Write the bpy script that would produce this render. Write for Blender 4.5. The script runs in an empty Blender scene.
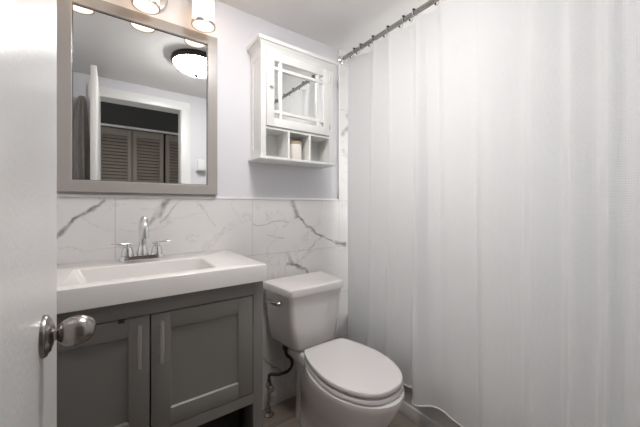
import bpy, bmesh, math, random
from mathutils import Vector, Matrix
random.seed(4)
PI = math.pi
S = bpy.context.scene
C = S.collection

# ---------------------------------------------------------------- camera, world, exposure
cam_d = bpy.data.cameras.new('camera')
cam = bpy.data.objects.new('camera', cam_d)
C.objects.link(cam)
cam_d.sensor_fit = 'HORIZONTAL'
cam_d.sensor_width = 36.0
cam_d.lens = 290.0 / 640.0 * 36.0
cam_d.shift_y = -7.5 / 640.0
cam_d.clip_start = 0.01
cam.location = (0.0, -1.5, 1.135)
cam.rotation_euler = (PI / 2, 0, math.radians(-35.5))
S.camera = cam

w = bpy.data.worlds.new('world')
S.world = w
w.use_nodes = True
w.node_tree.nodes['Background'].inputs[0].default_value = (1.0, 0.97, 0.93, 1)
w.node_tree.nodes['Background'].inputs[1].default_value = 0.27

S.view_settings.view_transform = 'Standard'
S.view_settings.look = 'None'
S.view_settings.gamma = 1.0
S.view_settings.use_curve_mapping = False
S.view_settings.exposure = 2.26
CEIL_LAMP = 10.5      # emission of the glass dome on the ceiling
VANITY_LAMP = 0.5     # emission of the three glass shades
TUB_FILL = 0.85      # glow of an added, unseen pane that fills the curtain with light

# ---------------------------------------------------------------- materials
def new_mat(name):
    m = bpy.data.materials.new(name)
    m.use_nodes = True
    nt = m.node_tree
    b = nt.nodes['Principled BSDF']
    return m, nt, b

def mat(name, col, rough=0.5, metal=0.0, bump=0.0, bscale=60.0, var=0.03, vscale=6.0, spec=0.5, stretch=(1, 1, 1), coat=0.0):
    m, nt, b = new_mat(name)
    N, L = nt.nodes, nt.links
    tc = N.new('ShaderNodeTexCoord')
    mp = N.new('ShaderNodeMapping')
    mp.inputs['Scale'].default_value = stretch
    L.new(tc.outputs['Object'], mp.inputs['Vector'])
    no = N.new('ShaderNodeTexNoise')
    no.inputs['Scale'].default_value = vscale
    no.inputs['Detail'].default_value = 3
    L.new(mp.outputs[0], no.inputs['Vector'])
    mx = N.new('ShaderNodeMix')
    mx.data_type = 'RGBA'
    mx.inputs['A'].default_value = tuple(max(0, c * (1 - var)) for c in col) + (1,)
    mx.inputs['B'].default_value = tuple(min(1, c * (1 + var)) for c in col) + (1,)
    L.new(no.outputs['Fac'], mx.inputs['Factor'])
    L.new(mx.outputs['Result'], b.inputs['Base Color'])
    b.inputs['Roughness'].default_value = rough
    b.inputs['Metallic'].default_value = metal
    b.inputs['Specular IOR Level'].default_value = spec
    b.inputs['Coat Weight'].default_value = coat
    b.inputs['Coat Roughness'].default_value = 0.08
    if bump > 0:
        n2 = N.new('ShaderNodeTexNoise')
        n2.inputs['Scale'].default_value = bscale
        n2.inputs['Detail'].default_value = 2
        L.new(mp.outputs[0], n2.inputs['Vector'])
        bp = N.new('ShaderNodeBump')
        bp.inputs['Strength'].default_value = bump
        bp.inputs['Distance'].default_value = 0.004
        L.new(n2.outputs['Fac'], bp.inputs['Height'])
        L.new(bp.outputs['Normal'], b.inputs['Normal'])
    return m

def emit_mat(name, col, strength, base=(0.9, 0.88, 0.85)):
    m, nt, b = new_mat(name)
    b.inputs['Base Color'].default_value = base + (1,)
    b.inputs['Roughness'].default_value = 0.3
    no = nt.nodes.new('ShaderNodeTexNoise')
    no.inputs['Scale'].default_value = 8
    mr = nt.nodes.new('ShaderNodeMapRange')
    mr.inputs['To Min'].default_value = strength * 0.95
    mr.inputs['To Max'].default_value = strength * 1.05
    nt.links.new(no.outputs['Fac'], mr.inputs['Value'])
    nt.links.new(mr.outputs[0], b.inputs['Emission Strength'])
    b.inputs['Emission Color'].default_value = col + (1,)
    return m

def marble_mat(name):
    m, nt, b = new_mat(name)
    N, L = nt.nodes, nt.links
    def math_(op, a, bb=None, clamp=False):
        n = N.new('ShaderNodeMath'); n.operation = op; n.use_clamp = clamp
        for i, v in enumerate((a, bb)):
            if v is None: continue
            if isinstance(v, (int, float)): n.inputs[i].default_value = v
            else: L.new(v, n.inputs[i])
        return n.outputs[0]
    tc = N.new('ShaderNodeTexCoord')
    sp = N.new('ShaderNodeSeparateXYZ'); L.new(tc.outputs['Object'], sp.inputs[0])
    # x + y so that walls along either axis get tiles
    hx = math_('SUBTRACT', sp.outputs[0], sp.outputs[1])
    cb = N.new('ShaderNodeCombineXYZ')
    L.new(math_('SUBTRACT', hx, 0.007 - 6.1), cb.inputs[0])
    L.new(math_('ADD', sp.outputs[2], 0.05), cb.inputs[1])
    br = N.new('ShaderNodeTexBrick')
    br.offset = 0.667; br.offset_frequency = 2
    br.inputs['Scale'].default_value = 1.0
    br.inputs['Brick Width'].default_value = 0.61
    br.inputs['Row Height'].default_value = 0.305
    br.inputs['Mortar Size'].default_value = 0.0012
    br.inputs['Mortar Smooth'].default_value = 0.3
    br.inputs['Bias'].default_value = 0.0
    br.inputs['Color1'].default_value = (0, 0, 0, 1)
    br.inputs['Color2'].default_value = (1, 1, 1, 1)
    br.inputs['Mortar'].default_value = (0.5, 0.5, 0.5, 1)
    L.new(cb.outputs[0], br.inputs['Vector'])
    # wall coordinates, warped
    wc = N.new('ShaderNodeCombineXYZ')
    L.new(hx, wc.inputs[0]); L.new(sp.outputs[2], wc.inputs[1])
    L.new(math_('MULTIPLY', br.outputs['Color'], 0.0), wc.inputs[2])
    def warp(scale, amt, detail=4):
        n = N.new('ShaderNodeTexNoise'); n.inputs['Scale'].default_value = scale; n.inputs['Detail'].default_value = detail
        L.new(wc.outputs[0], n.inputs['Vector'])
        s = N.new('ShaderNodeVectorMath'); s.operation = 'SUBTRACT'; s.inputs[1].default_value = (.5, .5, .5)
        L.new(n.outputs['Color'], s.inputs[0])
        k = N.new('ShaderNodeVectorMath'); k.operation = 'SCALE'; k.inputs['Scale'].default_value = amt
        L.new(s.outputs[0], k.inputs[0])
        a = N.new('ShaderNodeVectorMath'); a.operation = 'ADD'
        L.new(wc.outputs[0], a.inputs[0]); L.new(k.outputs[0], a.inputs[1])
        f = N.new('ShaderNodeVectorMath'); f.operation = 'MULTIPLY'; f.inputs[1].default_value = (1, 1, 0)
        L.new(a.outputs[0], f.inputs[0])
        return f.outputs[0]
    wp = warp(9.0, 0.075)
    brk = N.new('ShaderNodeTexNoise'); brk.inputs['Scale'].default_value = 16; brk.inputs['Detail'].default_value = 3
    L.new(wc.outputs[0], brk.inputs['Vector'])
    total = None
    def seg(a, bb, width, strength):
        nonlocal total
        a = Vector((a[0], a[1], 0)); bb = Vector((bb[0], bb[1], 0)); ab = bb - a
        pa = N.new('ShaderNodeVectorMath'); pa.operation = 'SUBTRACT'; pa.inputs[1].default_value = a
        L.new(wp, pa.inputs[0])
        d = N.new('ShaderNodeVectorMath'); d.operation = 'DOT_PRODUCT'; d.inputs[1].default_value = ab / ab.length_squared
        L.new(pa.outputs[0], d.inputs[0])
        t = math_('MULTIPLY', d.outputs['Value'], 1.0, True)
        sc = N.new('ShaderNodeVectorMath'); sc.operation = 'SCALE'; sc.inputs[0].default_value = ab
        L.new(t, sc.inputs['Scale'])
        di = N.new('ShaderNodeVectorMath'); di.operation = 'DISTANCE'
        L.new(pa.outputs[0], di.inputs[0]); L.new(sc.outputs[0], di.inputs[1])
        mr = N.new('ShaderNodeMapRange'); mr.interpolation_type = 'SMOOTHSTEP'
        mr.inputs['From Min'].default_value = 0; mr.inputs['From Max'].default_value = width
        mr.inputs['To Min'].default_value = strength; mr.inputs['To Max'].default_value = 0
        L.new(di.outputs['Value'], mr.inputs['Value'])
        v = mr.outputs[0]
        total = v if total is None else math_('MAXIMUM', total, v)
    for a in VEINS: seg(*a)
    br2 = N.new('ShaderNodeMapRange')
    br2.inputs['From Min'].default_value = 0.36; br2.inputs['From Max'].default_value = 0.6
    br2.inputs['To Min'].default_value = 0.3; br2.inputs['To Max'].default_value = 1
    L.new(brk.outputs['Fac'], br2.inputs['Value'])
    strong = math_('MULTIPLY', total, br2.outputs[0])
    # faint veins everywhere
    fn = N.new('ShaderNodeTexNoise'); fn.inputs['Scale'].default_value = 2.4; fn.inputs['Detail'].default_value = 5
    fn.inputs['Roughness'].default_value = 0.6; fn.inputs['Distortion'].default_value = 0.7
    L.new(wc.outputs[0], fn.inputs['Vector'])
    fa = math_('ABSOLUTE', math_('SUBTRACT', fn.outputs['Fac'], 0.5))
    fr = N.new('ShaderNodeMapRange'); fr.interpolation_type = 'SMOOTHSTEP'
    fr.inputs['From Min'].default_value = 0; fr.inputs['From Max'].default_value = 0.016
    fr.inputs['To Min'].default_value = 0.16; fr.inputs['To Max'].default_value = 0
    L.new(fa, fr.inputs['Value'])
    faint = math_('MULTIPLY', fr.outputs[0], br2.outputs[0])
    cl = N.new('ShaderNodeTexNoise'); cl.inputs['Scale'].default_value = 4; cl.inputs['Detail'].default_value = 4
    L.new(wc.outputs[0], cl.inputs['Vector'])
    base = N.new('ShaderNodeMix'); base.data_type = 'RGBA'
    base.inputs['A'].default_value = (0.66, 0.65, 0.64, 1); base.inputs['B'].default_value = (0.80, 0.79, 0.78, 1)
    L.new(cl.outputs['Fac'], base.inputs['Factor'])
    vein = N.new('ShaderNodeMix'); vein.data_type = 'RGBA'
    vein.inputs['B'].default_value = (0.12, 0.115, 0.115, 1)
    L.new(base.outputs['Result'], vein.inputs['A'])
    L.new(math_('MAXIMUM', strong, faint), vein.inputs['Factor'])
    gr = N.new('ShaderNodeMix'); gr.data_type = 'RGBA'
    gr.inputs['B'].default_value = (0.46, 0.45, 0.44, 1)
    L.new(vein.outputs['Result'], gr.inputs['A'])
    L.new(br.outputs['Fac'], gr.inputs['Factor'])
    L.new(gr.outputs['Result'], b.inputs['Base Color'])
    b.inputs['Roughness'].default_value = 0.22
    b.inputs['Specular IOR Level'].default_value = 0.4
    return m

# marble veins on the wall behind the basin: (x, z) of each end, width, strength
VEINS = [
    ((-0.03, 1.17), (-0.10, 1.10), 0.013, 0.9), ((-0.10, 1.10), (-0.176, 1.015), 0.011, 0.85),
    ((-0.176, 1.015), (-0.30, 0.90), 0.008, 0.6),
    ((0.21, 1.17), (0.16, 1.09), 0.018, 0.75), ((0.16, 1.09), (0.10, 1.02), 0.012, 0.55),
    ((0.26, 1.16), (0.17, 1.06), 0.007, 0.5),
    ((0.86, 1.17), (0.90, 1.08), 0.026, 0.65), ((0.90, 1.08), (1.02, 0.98), 0.012, 0.85),
    ((1.02, 0.98), (1.20, 0.90), 0.010, 0.85), ((1.20, 0.90), (1.27, 0.87), 0.02, 0.8),
    ((1.10, 0.955), (0.98, 0.87), 0.007, 0.6),
    ((0.84, 0.86), (0.86, 0.80), 0.02, 0.7), ((0.84, 0.80), (0.95, 0.76), 0.018, 0.85),
    ((0.95, 0.76), (0.97, 0.72), 0.014, 0.9),
    ((0.62, 1.03), (0.85, 1.05), 0.005, 0.45), ((0.70, 0.98), (0.80, 0.95), 0.006, 0.4),
    ((1.0, 0.86), (0.9, 0.8), 0.007, 0.3),
    ((0.35, 1.14), (0.42, 1.02), 0.005, 0.35),
    ((0.60, 0.52), (0.66, 0.32), 0.02, 0.7), ((0.56, 0.40), (0.50, 0.24), 0.012, 0.6), ((0.66, 0.32), (0.78, 0.18), 0.01, 0.6),
    ((1.30, 1.75), (1.42, 1.9), 0.03, 0.6), ((1.28, 1.5), (1.4, 1.3), 0.03, 0.5), ((1.25, 1.62), (1.35, 1.70), 0.03, 0.6),
]

def floor_mat(name):
    m, nt, b = new_mat(name)
    N, L = nt.nodes, nt.links
    tc = N.new('ShaderNodeTexCoord')
    br = N.new('ShaderNodeTexBrick')
    br.offset = 0.37
    br.inputs['Scale'].default_value = 1.0
    br.inputs['Brick Width'].default_value = 0.9
    br.inputs['Row Height'].default_value = 0.15
    br.inputs['Mortar Size'].default_value = 0.0015
    br.inputs['Color1'].default_value = (0.22, 0.175, 0.145, 1)
    br.inputs['Color2'].default_value = (0.33, 0.275, 0.235, 1)
    br.inputs['Mortar'].default_value = (0.11, 0.085, 0.07, 1)
    L.new(tc.outputs['Object'], br.inputs['Vector'])
    mp = N.new('ShaderNodeMapping'); mp.inputs['Scale'].default_value = (2.5, 34, 1)
    L.new(tc.outputs['Object'], mp.inputs['Vector'])
    no = N.new('ShaderNodeTexNoise'); no.inputs['Scale'].default_value = 1.6; no.inputs['Detail'].default_value = 6
    no.inputs['Distortion'].default_value = 0.8
    L.new(mp.outputs[0], no.inputs['Vector'])
    mr = N.new('ShaderNodeMapRange'); mr.inputs['To Min'].default_value = 0.55; mr.inputs['To Max'].default_value = 1.4
    L.new(no.outputs['Fac'], mr.inputs['Value'])
    mx = N.new('ShaderNodeMix'); mx.data_type = 'RGBA'; mx.blend_type = 'MULTIPLY'; mx.inputs['Factor'].default_value = 1
    L.new(br.outputs['Color'], mx.inputs['A']); L.new(mr.outputs[0], mx.inputs['B'])
    L.new(mx.outputs['Result'], b.inputs['Base Color'])
    b.inputs['Roughness'].default_value = 0.42
    return m

def curtain_mat(name):
    m, nt, b = new_mat(name)
    N, L = nt.nodes, nt.links
    uv = N.new('ShaderNodeUVMap'); uv.uv_map = 'cloth'
    mp = N.new('ShaderNodeMapping'); mp.inputs['Scale'].default_value = (1, 1, 1)
    L.new(uv.outputs[0], mp.inputs['Vector'])
    # waffle weave: product of two sine ridges, 7 mm cells
    sx = N.new('ShaderNodeTexWave'); sx.bands_direction = 'X'; sx.inputs['Scale'].default_value = 1.0 / 0.0075 / 3.1416
    sy = N.new('ShaderNodeTexWave'); sy.bands_direction = 'Y'; sy.inputs['Scale'].default_value = 1.0 / 0.0075 / 3.1416
    for s in (sx, sy): L.new(mp.outputs[0], s.inputs['Vector'])
    mu = N.new('ShaderNodeMath'); mu.operation = 'MULTIPLY'
    L.new(sx.outputs['Fac'], mu.inputs[0]); L.new(sy.outputs['Fac'], mu.inputs[1])
    no = N.new('ShaderNodeTexNoise'); no.inputs['Scale'].default_value = 9; no.inputs['Detail'].default_value = 5
    no.inputs['Distortion'].default_value = 0.6
    L.new(mp.outputs[0], no.inputs['Vector'])
    bp0 = N.new('ShaderNodeBump'); bp0.inputs['Strength'].default_value = 0.25; bp0.inputs['Distance'].default_value = 0.02
    L.new(no.outputs['Fac'], bp0.inputs['Height'])
    bp = N.new('ShaderNodeBump'); bp.inputs['Strength'].default_value = 0.8; bp.inputs['Distance'].default_value = 0.002
    L.new(mu.outputs[0], bp.inputs['Height']); L.new(bp0.outputs[0], bp.inputs['Normal'])
    b.inputs['Base Color'].default_value = (0.93, 0.93, 0.925, 1)
    b.inputs['Roughness'].default_value = 0.7
    b.inputs['Specular IOR Level'].default_value = 0.25
    L.new(bp.outputs[0], b.inputs['Normal'])
    tr = N.new('ShaderNodeBsdfTranslucent'); tr.inputs['Color'].default_value = (0.85, 0.86, 0.87, 1)
    mix = N.new('ShaderNodeMixShader'); mix.inputs[0].default_value = 0.35
    L.new(b.outputs[0], mix.inputs[1]); L.new(tr.outputs[0], mix.inputs[2])
    L.new(mix.outputs[0], nt.nodes['Material Output'].inputs['Surface'])
    return m

M = {}
M['paint'] = mat('wall_paint', (0.73, 0.73, 0.76), 0.55, bump=0.05, bscale=120, var=0.01)
M['ceiling'] = mat('ceiling_paint', (0.80, 0.79, 0.78), 0.8, bump=0.06, bscale=90, var=0.01)
M['marble'] = marble_mat('marble_tile')
M['floor'] = floor_mat('wood_look_tile')
M['trim'] = mat('white_trim_paint', (0.82, 0.82, 0.81), 0.3, var=0.01)
M['door'] = mat('door_gloss_paint', (0.74, 0.735, 0.725), 0.3, bump=0.14, bscale=130, var=0.02, vscale=30)
M['white_wood'] = mat('white_cabinet_paint', (0.80, 0.80, 0.78), 0.35, var=0.02)
M['cab_back'] = mat('white_board', (0.72, 0.72, 0.69), 0.5, var=0.02)
M['vanity'] = mat('grey_cabinet_paint', (0.21, 0.20, 0.186), 0.42, bump=0.02, bscale=200, var=0.02)
M['frame'] = mat('taupe_frame_paint', (0.35, 0.325, 0.30), 0.3, var=0.03)
M['mirror'] = mat('mirror_glass', (0.86, 0.875, 0.87), 0.008, metal=1.0, var=0.0)
M['counter'] = mat('cultured_marble_white', (0.80, 0.775, 0.745), 0.16, var=0.01, coat=0.3)
M['porcelain'] = mat('porcelain', (0.74, 0.715, 0.705), 0.1, var=0.01, coat=0.4)
M['seat'] = mat('white_seat_plastic', (0.76, 0.735, 0.73), 0.22, var=0.01)
M['chrome'] = mat('chrome', (0.78, 0.78, 0.78), 0.08, metal=1.0, var=0.02)
M['rodmetal'] = mat('rod_metal', (0.36, 0.35, 0.34), 0.16, metal=1.0, var=0.05)
M['nickel'] = mat('brushed_nickel', (0.60, 0.57, 0.54), 0.3, metal=1.0, var=0.12, vscale=40, stretch=(1, 1, 12))
M['dknickel'] = mat('satin_nickel_knob', (0.33, 0.31, 0.29), 0.27, metal=1.0, var=0.1, vscale=60, stretch=(6, 1, 1))
M['black'] = mat('black_rubber', (0.02, 0.02, 0.02), 0.5, var=0.1)
M['bronze'] = mat('dark_bronze', (0.035, 0.03, 0.028), 0.4, metal=0.6, var=0.1)
M['rubberhole'] = mat('dark_plastic', (0.03, 0.03, 0.03), 0.5, var=0.1)
M['tub'] = mat('tub_enamel', (0.66, 0.65, 0.64), 0.2, var=0.01)
M['curtain'] = curtain_mat('waffle_cloth')
M['hemcloth'] = mat('white_hem_cloth', (0.93, 0.93, 0.925), 0.7, var=0.02)
M['towel'] = mat('grey_towel_cloth', (0.44, 0.415, 0.39), 0.95, bump=0.6, bscale=260, var=0.2, vscale=50)
M['hall_dark'] = mat('dark_grey_wall', (0.06, 0.06, 0.062), 0.7, var=0.03)  # one even dark grey for the back wall of the hall
M['louver'] = mat('greige_louver_paint', (0.30, 0.265, 0.23), 0.5, var=0.04)
M['tan'] = mat('tan_lid', (0.52, 0.40, 0.28), 0.6, var=0.1)
M['ceramic'] = mat('ribbed_white_jar', (0.80, 0.76, 0.71), 0.5, var=0.06, vscale=30, stretch=(6, 6, 1))
M['darkcloth'] = mat('dark_cloth', (0.018, 0.014, 0.014), 0.95, bump=0.4, bscale=90, var=0.3, vscale=20)
M['plastic'] = mat('white_plastic', (0.8, 0.8, 0.8), 0.35, var=0.01)
M['grey_plastic'] = mat('grey_plastic', (0.25, 0.25, 0.25), 0.4, var=0.02)
M['dome'] = emit_mat('lit_dome_glass', (1.0, 0.97, 0.96), CEIL_LAMP)
M['fill_glow'] = emit_mat('fill_light_glass', (1.0, 0.99, 0.97), TUB_FILL)  # emission of the added fill light behind the curtain
M['shade'] = emit_mat('lit_shade_glass', (1.0, 0.72, 0.49), VANITY_LAMP)

# ---------------------------------------------------------------- mesh helpers
def root_loc(p):
    v = Vector((0, 0, 0))
    while p is not None:
        v += p.location
        p = p.parent
    return v

def obj(name, bm, m, parent=None, angle=38, kind=None):
    bmesh.ops.recalc_face_normals(bm, faces=bm.faces)
    off = root_loc(parent)
    if off.length > 0:
        bmesh.ops.translate(bm, verts=bm.verts, vec=-off)
    ca = math.radians(angle)
    for f in bm.faces: f.smooth = True
    for e in bm.edges:
        e.smooth = len(e.link_faces) == 2 and e.calc_face_angle(0) < ca
    me = bpy.data.meshes.new(name)
    bm.to_mesh(me); bm.free()
    me.materials.append(m)
    o = bpy.data.objects.new(name, me)
    C.objects.link(o)
    o.parent = parent
    if kind: o['kind'] = kind
    return o

def tag(o, label, cat, group=None):
    o['label'] = label; o['category'] = cat
    if group: o['group'] = group
    return o

def thing(name, label, cat, loc, group=None):
    o = bpy.data.objects.new(name, None)
    o.empty_display_size = 0.05
    C.objects.link(o)
    o.location = loc
    return tag(o, label, cat, group)

def dup(root, loc, label, group=None):
    r = root.copy(); C.objects.link(r); r.location = loc; r['label'] = label
    if group: r['group'] = group
    for ch in list(root.children):
        c = ch.copy(); C.objects.link(c); c.parent = r
        for g in list(ch.children):
            d = g.copy(); C.objects.link(d); d.parent = c
    return r

def NB(): return bmesh.new()

def box(bm, x0, x1, y0, y1, z0, z1, bev=0.0, seg=2):
    r = bmesh.ops.create_cube(bm, size=1.0)
    vs = r['verts']
    for v in vs:
        v.co = Vector((x0 + (v.co.x + .5) * (x1 - x0), y0 + (v.co.y + .5) * (y1 - y0), z0 + (v.co.z + .5) * (z1 - z0)))
    if bev > 0:
        es = list({e for v in vs for e in v.link_edges})
        bmesh.ops.bevel(bm, geom=es, offset=bev, segments=seg, affect='EDGES', profile=0.5)
    return bm

def bx(*a, **k): return box(NB(), *a, **k)

def loft(bm, rings, cap0=True, cap1=True, closed=True):
    vr = [[bm.verts.new(p) for p in r] for r in rings]
    n = len(rings[0])
    for a, b in zip(vr[:-1], vr[1:]):
        for i in range(n if closed else n - 1):
            j = (i + 1) % n
            bm.faces.new((a[i], a[j], b[j], b[i]))
    if cap0: bm.faces.new(vr[0][::-1])
    if cap1: bm.faces.new(vr[-1])
    return bm

def frame_of(t):
    t = t.normalized()
    up = Vector((0, 0, 1)) if abs(t.z) < 0.9 else Vector((1, 0, 0))
    a = t.cross(up).normalized()
    return a, a.cross(t).normalized()

def tube(bm, pts, rad, n=12, caps=True):
    pts = [Vector(p) for p in pts]
    rads = rad if isinstance(rad, (list, tuple)) else [rad] * len(pts)
    rings = []
    pa = None
    for i, p in enumerate(pts):
        t = (pts[min(i + 1, len(pts) - 1)] - pts[max(i - 1, 0)]).normalized()
        if pa is None: a, b = frame_of(t)
        else:
            a = (pa - t * pa.dot(t)).normalized(); b = a.cross(t).normalized()
        pa = a
        rings.append([p + (a * math.cos(2 * PI * k / n) + b * math.sin(2 * PI * k / n)) * rads[i] for k in range(n)])
    return loft(bm, rings, caps, caps)

def lathe(bm, origin, axis, prof, n=32, caps=True):
    """prof: list of (distance along axis, radius)"""
    o = Vector(origin); t = Vector(axis).normalized(); a, b = frame_of(t)
    rings = [[o + t * h + (a * math.cos(2 * PI * k / n) + b * math.sin(2 * PI * k / n)) * max(r, 1e-4) for k in range(n)] for h, r in prof]
    return loft(bm, rings, caps, caps)

def ball(bm, c, r, sub=2):
    bmesh.ops.create_icosphere(bm, subdivisions=sub, radius=r, matrix=Matrix.Translation(Vector(c)))
    return bm

def catmull(pts, n=8, closed=False):
    P = [Vector(p) for p in pts]; out = []
    m = len(P)
    rng = range(m) if closed else range(m - 1)
    for i in rng:
        if closed: p0, p1, p2, p3 = P[(i - 1) % m], P[i], P[(i + 1) % m], P[(i + 2) % m]
        else: p0, p1, p2, p3 = P[max(i - 1, 0)], P[i], P[i + 1], P[min(i + 2, m - 1)]
        for k in range(n):
            t = k / n
            out.append(0.5 * ((2 * p1) + (p2 - p0) * t + (2 * p0 - 5 * p1 + 4 * p2 - p3) * t * t + (3 * p1 - p0 - 3 * p2 + p3) * t ** 3))
    if not closed: out.append(P[-1].copy())
    return out

def rounded_poly(corners, z, n=6):
    """corners: (x, y, radius) in order; returns ring at height z"""
    out = []
    m = len(corners)
    for i in range(m):
        p = Vector(corners[i][:2]); r = corners[i][2]
        a = (Vector(corners[i - 1][:2]) - p).normalized(); b = (Vector(corners[(i + 1) % m][:2]) - p).normalized()
        ang = a.angle(b)
        d = r / math.tan(ang / 2)
        c = p + (a + b).normalized() * (r / math.sin(ang / 2))
        s = p + a * d; e = p + b * d
        a0 = math.atan2(s.y - c.y, s.x - c.x); a1 = math.atan2(e.y - c.y, e.x - c.x)
        da = (a1 - a0 + PI) % (2 * PI) - PI
        for k in range(n + 1):
            t = a0 + da * k / n
            out.append(Vector((c.x + r * math.cos(t), c.y + r * math.sin(t), z)))
    return out

# ---------------------------------------------------------------- the room
CZ = 2.18
TZ = 1.17
st = 'structure'
obj('floor', bx(-1.3, 2.2, -2.9, 0.1, -0.1, 0.0), M['floor'], kind=st)
obj('ceiling', bx(-0.42, 2.15, -1.59, 0.1, CZ, CZ + 0.1), M['ceiling'], kind=st)
obj('ceiling_hall', bx(-1.3, 2.2, -2.9, -1.59, 2.5, 2.6), M['ceiling'], kind=st)
obj('wall_back', bx(-0.42, 1.2195, 0.006, 0.1, TZ, CZ), M['paint'], kind=st)
b = NB(); box(b, -0.42, 2.15, 0.0, 0.1, 0, TZ); box(b, 1.226, 2.15, 0.0, 0.1, TZ, CZ)
obj('wall_back_tile', b, M['marble'], kind=st)
obj('wall_left', bx(-0.42, -0.31, -1.59, 0.0, 0, CZ), M['paint'], kind=st)
WN = (-1.25, -0.25, 0.95, 1.95)   # opening for the added fill-light window, unseen behind the curtain: y0, y1, z0, z1
b = NB()
box(b, 2.05, 2.15, -1.59, 0.0, 0, WN[2]); box(b, 2.05, 2.15, -1.59, 0.0, WN[3], CZ)
box(b, 2.05, 2.15, -1.59, WN[0], WN[2], WN[3]); box(b, 2.05, 2.15, WN[1], 0.0, WN[2], WN[3])
obj('wall_right', b, M['marble'], kind=st)
b = NB()
for z0, z1 in ((WN[2], WN[2] + .04), (WN[3] - .04, WN[3])): box(b, 2.07, 2.13, WN[0], WN[1], z0, z1, bev=.003)
for y0, y1 in ((WN[0], WN[0] + .04), (-.77, -.73), (WN[1] - .04, WN[1])): box(b, 2.07, 2.13, y0, y1, WN[2] + .04, WN[3] - .04, bev=.003)
wdw = obj('added_window_1', b, M['trim'], kind=st)  # frame of the added window
obj('fill_light_pane', bx(2.095, 2.101, WN[0] + .03, WN[1] - .03, WN[2] + .03, WN[3] - .03), M['fill_glow'], wdw)  # added glowing pane, out of view, lights the curtain from behind
WY = -1.47
LJ, RJ = -0.083, 0.51
b = NB()
box(b, -0.31, LJ - 0.018, WY - 0.12, WY, 0, CZ)
box(b, RJ + 0.018, 2.05, WY - 0.12, WY, 0, CZ)
box(b, LJ - 0.018, RJ + 0.018, WY - 0.12, WY, 2.04, CZ)
obj('wall_front', b, M['paint'], kind=st)
b = NB()   # jamb lining and both casings
box(b, LJ - 0.018, LJ - 0.002, WY - 0.122, WY + 0.0, 0, 2.022)
box(b, RJ, RJ + 0.018, WY - 0.122, WY + 0.0, 0, 2.022)
box(b, LJ - 0.018, RJ + 0.018, WY - 0.122, WY + 0.0, 2.022, 2.04)
for y0, y1 in ((WY, WY + 0.014), (WY - 0.136, WY - 0.12)):
    box(b, LJ - 0.083, LJ - 0.004, y0, y1, 0, 2.10, bev=0.003)
    box(b, RJ + 0.004, RJ + 0.083, y0, y1, 0, 2.10, bev=0.003)
    box(b, LJ - 0.083, RJ + 0.083, y0, y1 + 0.001, 2.022, 2.10, bev=0.003)
obj('trim_1', b, M['trim'], kind=st)
obj('trim_2', bx(-0.30, 1.2195, -0.004, 0.01, TZ, TZ + 0.012, bev=0.002), M['trim'], kind=st)     # cap on the tiles
obj('trim_3', bx(1.2195, 1.2305, -0.005, 0.02, TZ, CZ, bev=0.002), M['trim'], kind=st)            # edge of the tub tiling
# hall beyond the doorway
b = NB(); box(b, -1.3, -0.42, -1.59, -1.5, 0, 2.5); box(b, -0.42, 2.2, -1.59, -1.5, CZ + 0.1, 2.5)
obj('wall_hall_front', b, M['paint'], kind=st)
b = NB(); box(b, -1.3, 2.2, -2.7, -2.59, 2.06, 2.5); box(b, -1.3, -0.49, -2.7, -2.59, 0, 2.06); box(b, 1.19, 2.2, -2.7, -2.59, 0, 2.06)
box(b, -1.3, 2.2, -2.9, -2.85, 0, 2.5)
obj('wall_hall_back', b, M['hall_dark'], kind=st)

# bathroom door, standing open towards the basin
dx1, dx0 = LJ, LJ - 0.032
DY0, DY1 = WY - 0.0, -0.795
d1 = obj('door_1', bx(dx0, dx1, DY0 + 0.02, DY1, 0.012, 2.005, bev=0.002), M['door'], kind=st)
KY, KZ = -0.925, 0.946
def knob_set(side):
    x = dx1 if side > 0 else dx0
    k = obj('door_knob', lathe(NB(), (x, KY, KZ), (side, 0, 0),
        [(.008, .0095), (.013, .0088), (.016, .0095), (.018, .0128), (.023, .0178), (.030, .0208), (.038, .0218), (.046, .0206), (.053, .0172), (.058, .0118), (.0605, .0056), (.061, 0.0)], n=36), M['dknickel'], d1)
    r = obj('rosette', lathe(NB(), (x, KY, KZ), (side, 0, 0),
        [(-0.001, 0.030), (0.003, 0.030), (0.0055, 0.0285), (0.0065, 0.0250), (0.0085, 0.0235), (0.0115, 0.015), (0.0125, 0.009)], n=36), M['dknickel'], k)
    obj('lock_hole', lathe(NB(), (x + side * 0.0075, KY - 0.010, KZ - 0.017), (side, 0, 0), [(0.0, 0.0022), (0.0032, 0.0022)], n=12), M['rubberhole'], k)
knob_set(1); knob_set(-1)

# ---------------------------------------------------------------- bathtub
b = NB()
TX0, TX1, TY0, TY1, TH = 1.29, 2.045, -1.465, -0.005, 0.40
def trect(x0, x1, y0, y1, z, r): return rounded_poly([(x0, y0, r), (x1, y0, r), (x1, y1, r), (x0, y1, r)], z)
loft(b, [trect(TX0 + .004, TX1, TY0, TY1, 0.0, .004), trect(TX0 + .004, TX1, TY0, TY1, 0.36, .004), trect(TX0 - .0, TX1, TY0, TY1, 0.375, .006),
         trect(TX0, TX1, TY0, TY1, TH - .006, .006), trect(TX0 + .006, TX1 - .006, TY0 + .006, TY1 - .006, TH, .006),
         trect(TX0 + .07, TX1 - .05, TY0 + .09, TY1 - .09, TH, .10), trect(TX0 + .08, TX1 - .06, TY0 + .1, TY1 - .1, TH - .02, .10),
         trect(TX0 + .12, TX1 - .11, TY0 + .2, TY1 - .14, 0.08, .14), trect(TX0 + .2, TX1 - .2, TY0 + .3, TY1 - .25, 0.06, .1)])
tb = thing('bathtub', 'white alcove bathtub mostly hidden by the long curtain', 'bathtub', (1.66, -0.73, 0))
obj('tub_shell', b, M['tub'], tb)
obj('apron_base', bx(TX0 - 0.007, TX0 + 0.01, TY0, TY1, 0.0, 0.07, bev=0.004), M['tub'], tb)

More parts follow.
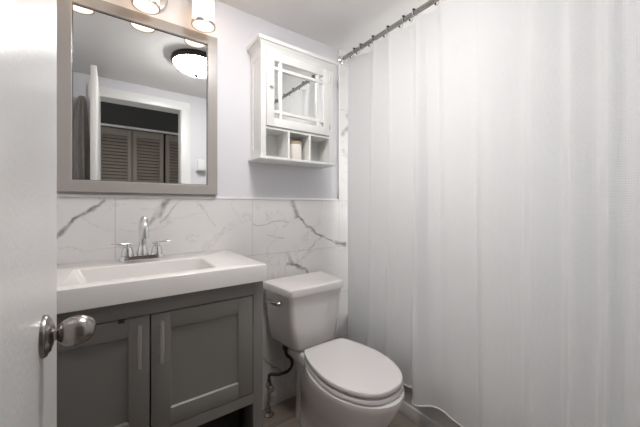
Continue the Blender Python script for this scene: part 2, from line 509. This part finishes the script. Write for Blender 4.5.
# ---------------------------------------------------------------- curtain rod, rings, curtain
RX, RZ = 1.243, 2.112
rod = thing('curtain_rod', 'chrome shower rod running under the ceiling above the white curtain', 'curtain rod', (RX, -0.735, RZ))
obj('pole', tube(NB(), [(RX, -0.012, RZ), (RX, -1.458, RZ)], 0.0125, 20), M['rodmetal'], rod)
for y, s in ((0.0, -1), (WY, 1)):
    obj('flange', lathe(NB(), (RX, y, RZ), (0, s, 0), [(0.0, 0.026), (0.006, 0.026), (0.012, 0.02), (0.03, 0.018), (0.032, 0.0135)], 24), M['chrome'], rod)

CT = 2.088
# every fold: distance along the rod and offset at the top, then at the hem
prof = [(1.405, 1.228, 1.44, 1.245), (1.33, 1.268, 1.38, 1.235), (1.262, 1.288, 1.30, 1.252), (1.225, 1.268, 1.262, 1.258), (1.182, 1.224, 1.225, 1.215), (1.15, 1.25, 1.19, 1.238),
        (1.112, 1.282, 1.14, 1.256), (1.09, 1.262, 1.11, 1.25), (1.066, 1.222, 1.075, 1.212), (1.02, 1.246, 1.03, 1.238), (0.962, 1.272, 0.965, 1.258), (0.925, 1.258, 0.925, 1.262),
        (0.893, 1.222, 0.862, 1.158), (0.85, 1.238, 0.80, 1.213), (0.80, 1.256, 0.755, 1.224), (0.765, 1.234, 0.70, 1.208), (0.70, 1.24, 0.64, 1.206), (0.62, 1.25, 0.60, 1.222), (0.57, 1.238, 0.565, 1.195),
        (0.50, 1.242, 0.50, 1.206), (0.44, 1.25, 0.445, 1.226), (0.405, 1.238, 0.405, 1.202), (0.36, 1.244, 0.36, 1.212), (0.325, 1.25, 0.325, 1.226), (0.30, 1.238, 0.30, 1.204), (0.265, 1.244, 0.265, 1.216),
        (0.235, 1.25, 0.235, 1.228), (0.21, 1.238, 0.21, 1.204), (0.175, 1.244, 0.175, 1.222), (0.145, 1.238, 0.145, 1.204), (0.10, 1.246, 0.10, 1.222), (0.06, 1.248, 0.06, 1.232)]
ptop = catmull([(x, d - 1.5, 0) for d, x, _, _ in prof], 12)
pbot = catmull([(x, d - 1.5, 0) for _, _, d, x in prof], 12)
lens = [0.0]
for a, c in zip(pbot[:-1], pbot[1:]): lens.append(lens[-1] + (c - a).length)
b = NB()
rows = 70
uvl = b.loops.layers.uv.new('cloth')
grid = []
for j in range(rows + 1):
    f = j / rows
    row = []
    for i, (p, q) in enumerate(zip(ptop, pbot)):
        s = lens[i]
        hem = 0.195 + 0.022 * max(0, 1 - s / 0.55) + 0.004 * math.sin(s * 9)
        top = CT - 0.016 * min(1, max(0, (s - 0.3) / 0.5)) - 0.004 * math.sin(s * 41) ** 2
        z = top + (hem - top) * f
        g = f ** 0.8
        x = p.x + (q.x - p.x) * g - 0.003 * math.sin(f * 7 + s * 4) * f
        y = p.y + (q.y - p.y) * g + 0.005 * math.sin(f * 5 + s * 6) * f
        row.append((b.verts.new((x, y, z)), s, z))
    grid.append(row)
for j in range(rows):
    for i in range(len(ptop) - 1):
        q = (grid[j][i], grid[j][i + 1], grid[j + 1][i + 1], grid[j + 1][i])
        fc = b.faces.new([v[0] for v in q])
        for lp, v in zip(fc.loops, q): lp[uvl].uv = (v[1], v[2])
hem_pts = [v[0].co.copy() for v in grid[-1]]
cur = thing('shower_curtain', 'long white waffle-weave shower curtain hanging in folds from the rod', 'shower curtain', (1.22, -0.75, CT))
co = obj('cloth_panel', b, M['curtain'], cur, angle=80)
sm = co.modifiers.new('thick', 'SOLIDIFY'); sm.thickness = 0.0012; sm.offset = 0
obj('hem', tube(NB(), hem_pts[::2], 0.0036, 6), M['hemcloth'], cur, angle=80)

ords = ['first', 'second', 'third', 'fourth', 'fifth', 'sixth', 'seventh', 'eighth', 'ninth', 'tenth', 'eleventh']
ring0 = None
for i, d in enumerate((1.363, 1.305, 1.201, 1.088, 0.982, 0.918, 0.776, 0.62, 0.46, 0.30, 0.14)):
    y = d - 1.5
    lab = '%s chrome curtain ring on the rod, counted from the tiled wall' % ords[i]
    if ring0 is None:
        ring0 = thing('curtain_ring', lab, 'curtain ring', (RX, y, RZ), 'curtain rings along the shower rod')
        pts = []
        for k in range(21):
            a = math.radians(-70 + 320 * k / 20)
            pts.append((RX + 0.0195 * math.cos(a), y, RZ + 0.0195 * math.sin(a)))
        pts += [(RX - 0.011, y, RZ - 0.026), (RX - 0.014, y, RZ - 0.038), (RX - 0.024, y, RZ - 0.052), (RX - 0.033, y, RZ - 0.058), (RX - 0.038, y, RZ - 0.052)]
        obj('wire', tube(NB(), pts, 0.0016, 8), M['chrome'], ring0)
        for k in (50, 90, 130):
            a = math.radians(k)
            obj('roller_ball', ball(NB(), (RX + 0.0175 * math.cos(a), y, RZ + 0.0185 * math.sin(a)), 0.0052, 2), M['bronze'], ring0)
        obj('hook_bead', ball(NB(), (RX - 0.038, y, RZ - 0.050), 0.0048, 2), M['bronze'], ring0)
    else:
        dup(ring0, (RX, y, RZ), lab)

# ---------------------------------------------------------------- vanity
VX0, VX1, VY, VT = -0.285, 0.475, -0.452, 0.848
PB = 0.0
van = thing('vanity_cabinet', 'grey shaker vanity cabinet with two doors and an open lower shelf', 'cabinet', (0.095, -0.22, 0))
b = NB()
box(b, VX0, VX0 + 0.018, VY + 0.018, -0.004, 0, VT, bev=.001)
box(b, VX1 - 0.018, VX1, VY + 0.018, -0.004, 0, VT, bev=.001)
box(b, VX0 + 0.018, VX1 - 0.018, -0.02, -0.004, 0.10, VT)
box(b, VX0 + 0.018, VX1 - 0.018, VY + 0.02, -0.02, 0.385, 0.403)
obj('carcass', b, M['vanity'], van)
b = NB()
box(b, VX0, VX0 + 0.04, VY, VY + 0.02, 0, VT, bev=.0012)
box(b, VX1 - 0.04, VX1, VY, VY + 0.02, 0, VT, bev=.0012)
box(b, VX0 + 0.04, VX1 - 0.04, VY, VY + 0.02, 0.797, VT)
box(b, VX0 + 0.04, VX1 - 0.04, VY, VY + 0.02, 0.383, 0.421)
obj('face_frame', b, M['vanity'], van)
obj('lower_shelf', bx(VX0 + 0.018, VX1 - 0.018, VY + 0.03, -0.02, 0.10, 0.118, bev=.001), M['vanity'], van)
def shaker(x0, x1, z0, z1, yf, wd=0.055, th=0.02):
    b = NB()
    box(b, x0, x0 + wd, yf, yf + th, z0, z1, bev=.0012)
    box(b, x1 - wd, x1, yf, yf + th, z0, z1, bev=.0012)
    box(b, x0 + wd, x1 - wd, yf + .0002, yf + th, z0, z0 + wd, bev=.0008)
    box(b, x0 + wd, x1 - wd, yf + .0002, yf + th, z1 - wd, z1, bev=.0008)
    # bevelled moulding down to the panel
    i0 = [(x0 + wd, yf + .001, z0 + wd), (x1 - wd, yf + .001, z0 + wd), (x1 - wd, yf + .001, z1 - wd), (x0 + wd, yf + .001, z1 - wd)]
    k = 0.0035
    i1 = [(x0 + wd + k, yf + .007, z0 + wd + k), (x1 - wd - k, yf + .007, z0 + wd + k), (x1 - wd - k, yf + .007, z1 - wd - k), (x0 + wd + k, yf + .007, z1 - wd - k)]
    loft(b, [i0, i1], False, True)
    return b
def pull(x, zc, ln, yf):
    b = NB()
    tube(b, [(x, yf - .028, zc - ln / 2), (x, yf - .028, zc + ln / 2)], 0.0055, 14)
    for s in (-1, 1): tube(b, [(x, yf, zc + s * (ln / 2 - .02)), (x, yf - .028, zc + s * (ln / 2 - .02))], 0.004, 10)
    return b
MX = 0.095
for k, (x0, x1, hxx) in enumerate(((VX0 + 0.0425, MX - 0.002, MX - 0.03), (MX + 0.002, VX1 - 0.0425, MX + 0.03))):
    dr = obj('cabinet_door', shaker(x0, x1, 0.4235, 0.7935, VY - 0.001), M['vanity'], van)
    h = obj('handle', pull(hxx, 0.713, 0.132, VY - 0.001), M['nickel'], dr)
    if k == 0:
        obj('catch', bx(0.012, 0.028, VY - 0.010, VY - 0.001, 0.787, 0.797, bev=.002), M['rubberhole'], dr)
# dark cloth under the cabinet
b = NB()
rings = []
for j in range(9):
    f = j / 8
    r = []
    for k in range(72):
        a = 2 * PI * k / 72
        fold = 1 + 0.05 * math.sin(a * 13 + f) + 0.03 * math.sin(a * 22 + 2 * f)
        bul = (0.9 + 0.1 * math.sin(PI * f)) * (1 if f < .9 else .9)
        cx, sy = math.cos(a), math.sin(a)
        ex = 0.5
        r.append(Vector((0.30 + 0.125 * bul * fold * math.copysign(abs(cx) ** ex, cx), -0.25 + 0.13 * bul * fold * math.copysign(abs(sy) ** ex, sy), 0.119 + 0.235 * f)))
    rings.append(r)
loft(b, rings)
tag(obj('cloth_bundle', b, M['darkcloth']), 'dark creased cloth bundle on the open shelf under the grey vanity', 'cloth')

# ---------------------------------------------------------------- sink top
SX0, SX1, SY0, SZ0, SZ = -0.295, 0.482, -0.472, VT + 0.001, 0.911
sink = thing('sink_top', 'glossy white sink top with shallow rectangular basin on grey vanity', 'sink', (0.095, -0.235, SZ0))
BX0, BX1, BY0, BY1 = -0.112, 0.308, -0.412, -0.165
def rect(x0, x1, y0, y1, z, r): return rounded_poly([(x0, y0, r), (x1, y0, r), (x1, y1, r), (x0, y1, r)], z, 5)
b = NB()
loft(b, [rect(SX0, SX1, SY0, -0.003, SZ0, .004), rect(SX0, SX1, SY0, -0.003, SZ - .004, .004), rect(SX0 + .0012, SX1 - .0012, SY0 + .0012, -0.0042, SZ - .0012, .004),
         rect(SX0 + .004, SX1 - .004, SY0 + .004, -0.007, SZ, .004),
         rect(BX0 - .004, BX1 + .004, BY0 - .004, BY1 + .004, SZ, .02), rect(BX0, BX1, BY0, BY1, SZ - .004, .018),
         rect(BX0 + .03, BX1 - .012, BY0 + .012, BY1 - .012, SZ - .075, .03),
         rect(BX0 + .05, BX1 - .03, BY0 + .03, BY1 - .03, SZ - .090, .03),
         rect(0.075, 0.12, -0.31, -0.265, SZ - .096, .02)], False, True)
obj('counter_basin', b, M['counter'], sink, angle=32)
obj('drain', lathe(NB(), (0.0975, -0.288, SZ - .0965), (0, 0, 1), [(0, .021), (.003, .021), (.004, .016), (.0025, .014), (.006, .013), (.0075, 0)], 24), M['chrome'], sink)

# ---------------------------------------------------------------- faucet
FX, FY, FZ = 0.10, -0.088, SZ + 0.0005
fa = thing('faucet', 'chrome two-handle faucet standing behind the white basin', 'faucet', (FX, FY, FZ))
b = NB()
ro = rounded_poly([(FX - .08, FY - .027, .02), (FX + .08, FY - .027, .02), (FX + .08, FY + .027, .02), (FX - .08, FY + .027, .02)], 0)
def rr(z, k): return [Vector((FX + (p.x - FX) * k, FY + (p.y - FY) * k, z)) for p in ro]
loft(b, [rr(FZ, 1), rr(FZ + .016, 1), rr(FZ + .0205, .95), rr(FZ + .021, .88)])
obj('base_plate', b, M['chrome'], fa)
b = NB()
lathe(b, (FX, FY, FZ + .02), (0, 0, 1), [(0, .022), (.018, .0215), (.024, .018), (.036, .0165), (.04, .014)], 24)
sp = [(FX, FY, FZ + .05), (FX, FY, FZ + .10)]
for k in range(1, 15):
    a = PI * k / 14 * 1.02
    sp.append((FX, FY - .05 + .05 * math.cos(a), FZ + .115 + .054 * math.sin(a)))
sp.append((FX, sp[-1][1] - .001, FZ + .097))
tube(b, sp, [.0145] * (len(sp) - 2) + [.0148, .015], 18)
obj('spout', b, M['chrome'], fa)
obj('lift_rod', lathe(NB(), (FX, FY + .021, FZ + .02), (0, 0, 1), [(0, .0025), (.065, .0025), (.066, .005), (.074, .005), (.076, .002)], 12), M['chrome'], fa)
for s in (-1, 1):
    hx = FX + s * .0525
    h = obj('handle', lathe(NB(), (hx, FY, FZ + .02), (0, 0, 1), [(0, .022), (.02, .0215), (.025, .019), (.034, .0175), (.038, .010), (.05, .0085), (.052, .0)], 24), M['chrome'], fa)
    obj('lever', tube(NB(), [(hx - s * .018, FY + .002, FZ + .066), (hx, FY, FZ + .068), (hx + s * .03, FY - .003, FZ + .070), (hx + s * .054, FY - .006, FZ + .072), (hx + s * .058, FY - .006, FZ + .072)],
                      [.0048, .0062, .0052, .0046, .002], 12), M['chrome'], h)

# ---------------------------------------------------------------- wall mirror
WX0, WX1, WZ0, WZ1 = -0.178, 0.4245, 1.19, 1.975
mi = thing('wall_mirror', 'large taupe-framed wall mirror above the sink', 'mirror', (0.123, 0.0, WZ0))
fw = 0.048
b = NB()
def mring(k, y):
    return [Vector((WX0 + k, y, WZ0 + k)), Vector((WX1 - k, y, WZ0 + k)), Vector((WX1 - k, y, WZ1 - k)), Vector((WX0 + k, y, WZ1 - k))]
loft(b, [mring(0, 0.004), mring(0, -0.021), mring(.0025, -0.0235), mring(fw - .004, -0.0235), mring(fw - .001, -0.0215), mring(fw, -0.019), mring(fw, -0.012)], False, False)
obj('frame', b, M['frame'], mi, angle=25)
gl = bx(WX0 + fw - .004, WX1 - fw + .004, -0.0135, 0.002, WZ0 + fw - .004, WZ1 - fw + .004)
obj('mirror_glass', gl, M['mirror'], mi)
b = NB(); k0 = fw - .0005; k1 = fw + .0022
loft(b, [mring(k0, -0.0145), mring(k1, -0.0142), mring(k1, -0.0136)], False, False)
obj('glass_edge', b, M['rubberhole'], mi)

# ---------------------------------------------------------------- vanity light
LXs = (-0.115, 0.112, 0.34)
LY, LZ = -0.095, 1.966
vl = thing('vanity_light', 'brushed nickel three-lamp bath light glowing above the mirror', 'wall light', (0.127, 0.006, 2.08))
obj('wall_plate', lathe(NB(), (0.127, 0.006, 2.078), (0, -1, 0), [(0, .078), (.012, .078), (.02, .072), (.024, .05), (.026, .02)], 40), M['nickel'], vl)
obj('crossbar', tube(NB(), [(-0.12, -0.045, 2.135), (0.374, -0.045, 2.135)], 0.009, 14), M['nickel'], vl)
obj('stem', tube(NB(), [(0.127, -0.018, 2.10), (0.127, -0.045, 2.135)], 0.010, 12), M['nickel'], vl)
for x in LXs:
    sh = obj('lamp_shade', lathe(NB(), (x, LY, LZ), (0, 0, 1), [(0.002, 0.0), (.002, .045), (.004, .0475), (.115, .0475), (.118, .044), (.119, .012)], 40), M['shade'], vl, angle=30)
    obj('rim', lathe(NB(), (x, LY, LZ), (0, 0, 1), [(0.0, .046), (0.0, .052), (.010, .0525), (.010, .0478), (0.0, .046)], 40, caps=False), M['nickel'], sh)
    obj('socket_cap', lathe(NB(), (x, LY, LZ + .115), (0, 0, 1), [(0, .05), (.008, .05), (.012, .03), (.03, .02), (.045, .016), (.046, 0)], 30), M['nickel'], sh)
    obj('lamp_arm', tube(NB(), [(x, -0.045, 2.135), (x, LY, 2.135)], 0.007, 10), M['nickel'], sh)

# ---------------------------------------------------------------- ceiling light
CX, CY = 0.485, -0.73
cl = thing('ceiling_light', 'round flush ceiling light with dark rim reflected in the sink mirror', 'ceiling light', (CX, CY, CZ))
obj('rim', lathe(NB(), (CX, CY, CZ), (0, 0, -1), [(0, .150), (.006, .160), (.028, .165), (.036, .161), (.04, .153), (.03, .14)], 48), M['bronze'], cl)
obj('glass_dome', lathe(NB(), (CX, CY, CZ - .034), (0, 0, -1), [(0, .150), (.012, .147), (.026, .134), (.042, .113), (.057, .082), (.068, .045), (.073, .018), (.074, 0.0)], 48), M['dome'], cl)
obj('finial', lathe(NB(), (CX, CY, CZ - .106), (0, 0, -1), [(0, .012), (.006, .014), (.012, .011), (.018, .006), (.02, 0)], 20), M['bronze'], cl)

# ---------------------------------------------------------------- wall cabinet over the toilet
AX0, AX1, AY = 0.612, 1.066, -0.132
wc = thing('wall_cabinet', 'white wall cabinet with mirrored door and three cubbies above toilet', 'cabinet', (0.84, 0.0, 1.375))
IX0, IX1 = 0.637, 1.044
b = NB()
box(b, AX0, AX0 + .016, AY + .012, 0.004, 1.388, 1.945, bev=.001)
box(b, AX1 - .016, AX1, AY + .012, 0.004, 1.388, 1.945, bev=.001)
box(b, AX0, IX0, AY, AY + .014, 1.388, 1.945, bev=.001)
box(b, IX1, AX1, AY, AY + .014, 1.388, 1.945, bev=.001)
box(b, AX0 + .016, AX1 - .016, AY + .004, 0.0, 1.535, 1.547)
box(b, AX0 + .016, AX1 - .016, AY + .014, 0.0, 1.93, 1.945)
# raised stiles on the side panels
for sx in (-1, 1):
    xo = AX0 - .003 if sx < 0 else AX1 - .001
    box(b, xo, xo + .004, AY, AY + .028, 1.388, 1.945)
    box(b, xo, xo + .004, -0.03, 0.004, 1.388, 1.945)
    box(b, xo, xo + .004, AY + .028, -.03, 1.388, 1.43)
    box(b, xo, xo + .004, AY + .028, -.03, 1.90, 1.945)
obj('case', b, M['white_wood'], wc)
obj('back_panel', bx(AX0 + .016, AX1 - .016, -0.004, 0.003, 1.388, 1.93), M['cab_back'], wc)
for x in (0.7725, 0.9085):
    obj('divider', bx(x - .006, x + .006, AY + .003, -0.004, 1.388, 1.535), M['white_wood'], wc)
b = NB()
def crng(ex, z): return [Vector((AX0 - ex, 0.004, z)), Vector((AX0 - ex, AY - ex, z)), Vector((AX1 + ex, AY - ex, z)), Vector((AX1 + ex, 0.004, z))]
loft(b, [crng(.0, 1.938), crng(.004, 1.944), crng(.005, 1.950), crng(.009, 1.958), crng(.015, 1.966), crng(.018, 1.971), crng(.023, 1.972), crng(.025, 1.974), crng(.025, 1.990), crng(.023, 1.992)])
obj('cornice', b, M['white_wood'], wc, angle=25)
obj('bottom_ledge', bx(AX0 - .017, AX1 + .022, AY - .02, 0.004, 1.375, 1.388, bev=.002), M['white_wood'], wc)
# door: frame, muntins, panes
DX0, DX1, DZ0, DZ1 = IX0 + .0015, IX1 - .0015, 1.5495, 1.9365
DYF = AY - 0.004
b = NB()
sw = 0.044
box(b, DX0, DX0 + sw, DYF, DYF + .016, DZ0, DZ1, bev=.001)
box(b, DX1 - sw, DX1, DYF, DYF + .016, DZ0, DZ1, bev=.001)
box(b, DX0 + sw, DX1 - sw, DYF, DYF + .016, DZ0, DZ0 + sw, bev=.0006)
box(b, DX0 + sw, DX1 - sw, DYF, DYF + .016, DZ1 - sw, DZ1, bev=.0006)
dr = obj('mirror_door', b, M['white_wood'], wc)
obj('pane', bx(DX0 + sw - .004, DX1 - sw + .004, DYF + .009, DYF + .013, DZ0 + sw - .004, DZ1 - sw + .004), M['mirror'], dr)
b = NB()
gx0, gx1, gz0, gz1 = DX0 + sw, DX1 - sw, DZ0 + sw, DZ1 - sw
mw = 0.016; off = 0.030
for x in (gx0 + off, gx1 - off - mw): box(b, x, x + mw, DYF + .0015, DYF + .0095, gz0, gz1)
for z in (gz0 + off - .004, gz1 - off - mw): box(b, gx0, gx1, DYF + .001, DYF + .0095, z, z + mw)
obj('muntins', b, M['white_wood'], dr)
obj('knob', lathe(NB(), (DX0 + .022, DYF, 1.757), (0, -1, 0), [(0, .006), (.006, .005), (.009, .009), (.015, .011), (.019, .008), (.02, 0)], 20), M['white_wood'], dr)
for z in (1.60, 1.88):
    obj('hinge', tube(NB(), [(DX1 + .001, DYF - .001, z - .014), (DX1 + .001, DYF - .001, z + .014)], .003, 10), M['nickel'], dr)

cn = thing('canister', 'small ribbed white jar with tan rim in the middle cubby', 'jar', (0.845, -0.072, 1.3885))
b = NB()
rings = []
for z, r in ((0, .032), (.003, .0345), (.05, .0355), (.092, .0345), (.095, .033)):
    rings.append([Vector((0.845 + (r + (.0007 * math.cos(28 * 2 * PI * k / 112))) * math.cos(2 * PI * k / 112), -0.072 + (r + (.0007 * math.cos(28 * 2 * PI * k / 112))) * math.sin(2 * PI * k / 112), 1.3885 + z)) for k in range(112)])
loft(b, rings)
obj('jar_body', b, M['ceramic'], cn)
obj('lid', lathe(NB(), (0.845, -0.072, 1.4835), (0, 0, 1), [(0, .035), (.004, .0365), (.012, .0365), (.015, .034), (.0152, 0)], 40), M['tan'], cn)

# ---------------------------------------------------------------- toilet
TC = 0.872
to = thing('toilet', 'white two-piece toilet with closed lid between vanity and curtain', 'toilet', (TC, -0.4, 0))
def trap(hb, hf, yb, yf, z, rb=.02, rf=.035, cf=0):
    return [Vector((TC, 0, 0)) + p for p in rounded_poly([(-hf + cf, yf, rf), (hf + cf, yf, rf), (hb, yb, rb), (-hb, yb, rb)], z, 7)]
b = NB()
loft(b, [trap(.13, 0.095, -.05, -.222, .395, .03, .03, -.010), trap(.155, 0.115, -.04, -.248, .40, .03, .035, -.010), trap(.178, 0.130, -.032, -.262, .425, .03, .035, -.010), trap(.196, 0.150, -.03, -.268, .55, .03, .03, -.010), trap(.206, 0.162, -.028, -.272, .684, .03, .026, -.010)])
tank = obj('tank', b, M['porcelain'], to, angle=50)
b = NB()
loft(b, [trap(.209, .163, -.024, -.276, .685, .025, .024, -.011), trap(.214, .169, -.02, -.285, .689, .025, .024, -.011), trap(.215, .170, -.02, -.287, .716, .025, .024, -.011), trap(.212, .167, -.023, -.284, .724, .025, .024, -.011), trap(.204, .158, -.03, -.275, .7285, .025, .024, -.011)])
obj('tank_lid', b, M['porcelain'], to, angle=28)
# flush lever on the side of the tank
hx, hy, hz = TC - .188, -0.19, 0.640
b = NB()
lathe(b, (hx, hy, hz), (-1, -0.13, 0), [(-.008, .013), (.004, .013), (.008, .01), (.016, .008), (.02, .0)], 20)
tube(b, [(hx - .014, hy, hz), (hx - .022, hy + .02, hz + .001), (hx - .030, hy + .07, hz + .003), (hx - .032, hy + .085, hz + .003)], [.008, .008, .0095, .005], 12)
obj('flush_lever', b, M['rodmetal'], to)
def egg(hw, yb, yf, z, n=64, nb=2.6, cx=0):
    yw = yf + (yb - yf) * 0.48
    out = []
    for k in range(n):
        a = 2 * PI * k / n
        s, c = math.sin(a), math.cos(a)
        if c < 0:   # front
            x = hw * s; y = yw + (yw - yf) * c
        else:
            x = hw * math.copysign(abs(s) ** (2 / nb), s); y = yw + (yb - yw) * abs(c) ** (2 / nb)
        out.append(Vector((TC + x + cx, y, z)))
    return out
b = NB()
loft(b, [egg(.108, -.12, -.60, 0.0, nb=2), egg(.108, -.12, -.60, .02, nb=2), egg(.104, -.125, -.595, .045, nb=2), egg(.098, -.13, -.59, .06, nb=2), egg(.100, -.135, -.60, .11, nb=2), egg(.112, -.14, -.635, .16, nb=2),
         egg(.132, -.15, -.685, .21, nb=2), egg(.152, -.18, -.725, .26, nb=2), egg(.167, -.21, -.752, .31, nb=2), egg(.177, -.24, -.770, .350, nb=2), egg(.180, -.25, -.777, .372, nb=2), egg(.178, -.255, -.774, .385, nb=2), egg(.16, -.27, -.755, .389, nb=2)])
box(b, TC - .110, TC + .110, -.34, -.055, .335, .394, bev=.014, seg=3)
loft(b, [egg(.075, -.10, -.30, .0, 48), egg(.068, -.10, -.30, .10, 48), egg(.068, -.09, -.32, .24, 48), egg(.10, -.07, -.34, .345, 48)])
obj('bowl', b, M['porcelain'], to, angle=50)
for s in (-1, 1):
    obj('bolt_cap', lathe(NB(), (TC + s * .102, -.36, .012), (s * .25, 0, 1), [(0, .016), (.012, .015), (.02, .009), (.022, 0)], 20), M['porcelain'], to)
half = [(0, -.760), (.064, -.749), (.112, -.713), (.147, -.655), (.168, -.585), (.171, -.51), (.158, -.42), (.136, -.345), (.116, -.312), (.085, -.302), (0, -.300)]
full = half + [(-x, y) for x, y in half[-2:0:-1]]
outl = catmull([(x, y, 0) for x, y in full], 6, True)
cen = Vector((0, -.53, 0))
def oring(k, z): return [Vector((TC, 0, z)) + cen + (p - cen) * k for p in outl]
obj('seat', loft(NB(), [oring(.985, .391), oring(1.0, .393), oring(1.0, .404), oring(.985, .4085), oring(.93, .409), oring(.9, .4155), oring(.88, .4155)]), M['seat'], to, angle=50)
obj('seat_lid', loft(NB(), [oring(.90, .415), oring(.97, .4155), oring(.99, .417), oring(.995, .420), oring(.995, .430), oring(.985, .434), oring(.962, .4355), oring(.85, .4365), oring(.4, .437)]), M['seat'], to, angle=28)
for s in (-1, 1):
    obj('seat_hinge', bx(TC + s * .075 - .018, TC + s * .075 + .018, -.302, -.268, .392, .415, bev=.006, seg=3), M['seat'], to)

# water supply beside the toilet
sv = thing('supply_valve', 'chrome shut-off valve with black hose on a floor pipe beside the toilet', 'valve', (0.69, -0.055, 0.0))
vx, vy, vz = 0.69, -0.055, 0.175
b = NB()
lathe(b, (vx, vy, 0.0), (0, 0, 1), [(0, .028), (.004, .027), (.008, .012), (.012, .008), (vz - .02, .008), (vz - .02, .017), (vz - .004, .017), (vz - .002, .011), (vz + .02, .011), (vz + .021, .007), (vz + .035, .007)], 20)
tube(b, [(vx, vy, vz), (vx - .012, vy - .04, vz)], .0135, 14)
obj('valve_body', b, M['rodmetal'], sv)
b = NB()
lathe(b, (vx - .012, vy - .04, vz), (-.3, -1, 0), [(0, .005), (.01, .005), (.011, .016), (.015, .019), (.024, .019), (.028, .015), (.029, 0)], 20)
obj('valve_handle', b, M['rodmetal'], sv)
hp = catmull([(vx, vy, vz + .03), (vx + .006, vy - .005, vz + .045), (vx + .05, -.075, vz + .038), (vx + .095, -.095, vz + .05), (vx + .112, -.11, vz + .085), (vx + .10, -.12, vz + .125), (vx + .07, -.125, vz + .16), (vx + .062, -.125, vz + .19), (vx + .062, -.125, .372)], 8)
obj('hose', tube(NB(), hp, .0085, 12), M['black'], sv)
obj('coupling_nut', lathe(NB(), (vx + .062, -.125, .365), (0, 0, 1), [(0, .009), (.002, .015), (.02, .016), (.026, .012)], 8), M['black'], sv)

# ---------------------------------------------------------------- behind the door and in the hall
hk = thing('door_hook', 'white hook high on the back of the open bathroom door', 'hook', (dx0, -1.14, 1.86))
obj('hook_plate', bx(dx0 - .004, dx0 + .0005, -1.155, -1.125, 1.84, 1.91, bev=.001), M['trim'], hk)
obj('hook_prong', tube(NB(), [(dx0 - .003, -1.14, 1.865), (dx0 - .03, -1.14, 1.855), (dx0 - .05, -1.14, 1.865), (dx0 - .056, -1.14, 1.89)], .005, 10), M['trim'], hk)
rings = []
for j in range(22):
    f = j / 21
    z = 1.90 - f * 0.95
    sp_ = min(1, f * 2.2) ** 0.6
    hw_, hd = 0.016 + 0.040 * sp_, 0.02 + 0.12 * sp_
    rings.append([Vector((dx0 - .062 - .018 * sp_ + (hw_ + .012 * sp_ * math.sin(7 * a + f)) * math.cos(a), -1.14 + (hd * (1 + .10 * math.sin(9 * a + 2 * f))) * math.sin(a), z)) for a in [2 * PI * k / 80 for k in range(80)]])
tag(obj('towel', loft(NB(), rings), M['towel'], angle=70), 'grey towel hanging on the hook behind the open door', 'towel')

wcn = thing('wall_control', 'small white box on the wall beside the doorway, in the mirror', 'wall control', (0.685, WY, 1.52))
obj('housing', bx(0.655, 0.715, WY - .001, WY + .03, 1.475, 1.58, bev=.006, seg=3), M['plastic'], wcn)
obj('lower_ledge', bx(0.645, 0.725, WY - .001, WY + .04, 1.458, 1.474, bev=.003), M['grey_plastic'], wcn)

def louver_door(x0, x1, y, lab):
    t = thing('louvered_door', lab, 'closet door', ((x0 + x1) / 2, y, 0), 'louvered closet doors across the hall')
    b = NB(); wd = .045
    box(b, x0, x0 + wd, y - .012, y + .012, .015, 2.03, bev=.002)
    box(b, x1 - wd, x1, y - .012, y + .012, .015, 2.03, bev=.002)
    for z0, z1 in ((.015, .12), (.93, 1.0), (1.95, 2.03)): box(b, x0 + wd, x1 - wd, y - .012, y + .012, z0, z1, bev=.001)
    obj('door_frame', b, M['louver'], t)
    b = NB()
    for za, zb in ((.12, .93), (1.0, 1.95)):
        n = int((zb - za) / .038)
        for k in range(n):
            z = za + (k + .5) * (zb - za) / n
            box(b, x0 + wd, x1 - wd, -.017, .017, -.0035, .0035)
            vs = b.verts[-8:] if False else None
            b.verts.ensure_lookup_table()
            vv = b.verts[len(b.verts) - 8:]
            for v in vv:
                yy, zz = v.co.y, v.co.z
                a = math.radians(-62)
                v.co.y = y + yy * math.cos(a) - zz * math.sin(a)
                v.co.z = z + yy * math.sin(a) + zz * math.cos(a)
    obj('louvers', b, M['louver'], t)
louver_door(-0.485, -0.155, -2.62, 'greige louvered closet door, far end of the three hidden by the open door')
louver_door(-0.150, 0.180, -2.62, 'greige louvered closet door beside the open bathroom door edge in the mirror')
louver_door(0.186, 0.512, -2.62, 'greige louvered closet door in the middle of the mirrored doorway')
louver_door(0.535, 0.86, -2.62, 'greige louvered closet door next to the mirrored casing')
louver_door(0.865, 1.185, -2.62, 'greige louvered closet door out past the casing')
tag(obj('door_track', bx(-0.49, 1.19, -2.612, -2.575, 2.04, 2.062, bev=.002), M['trim']), 'pale metal track above the louvered closet doors', 'track')
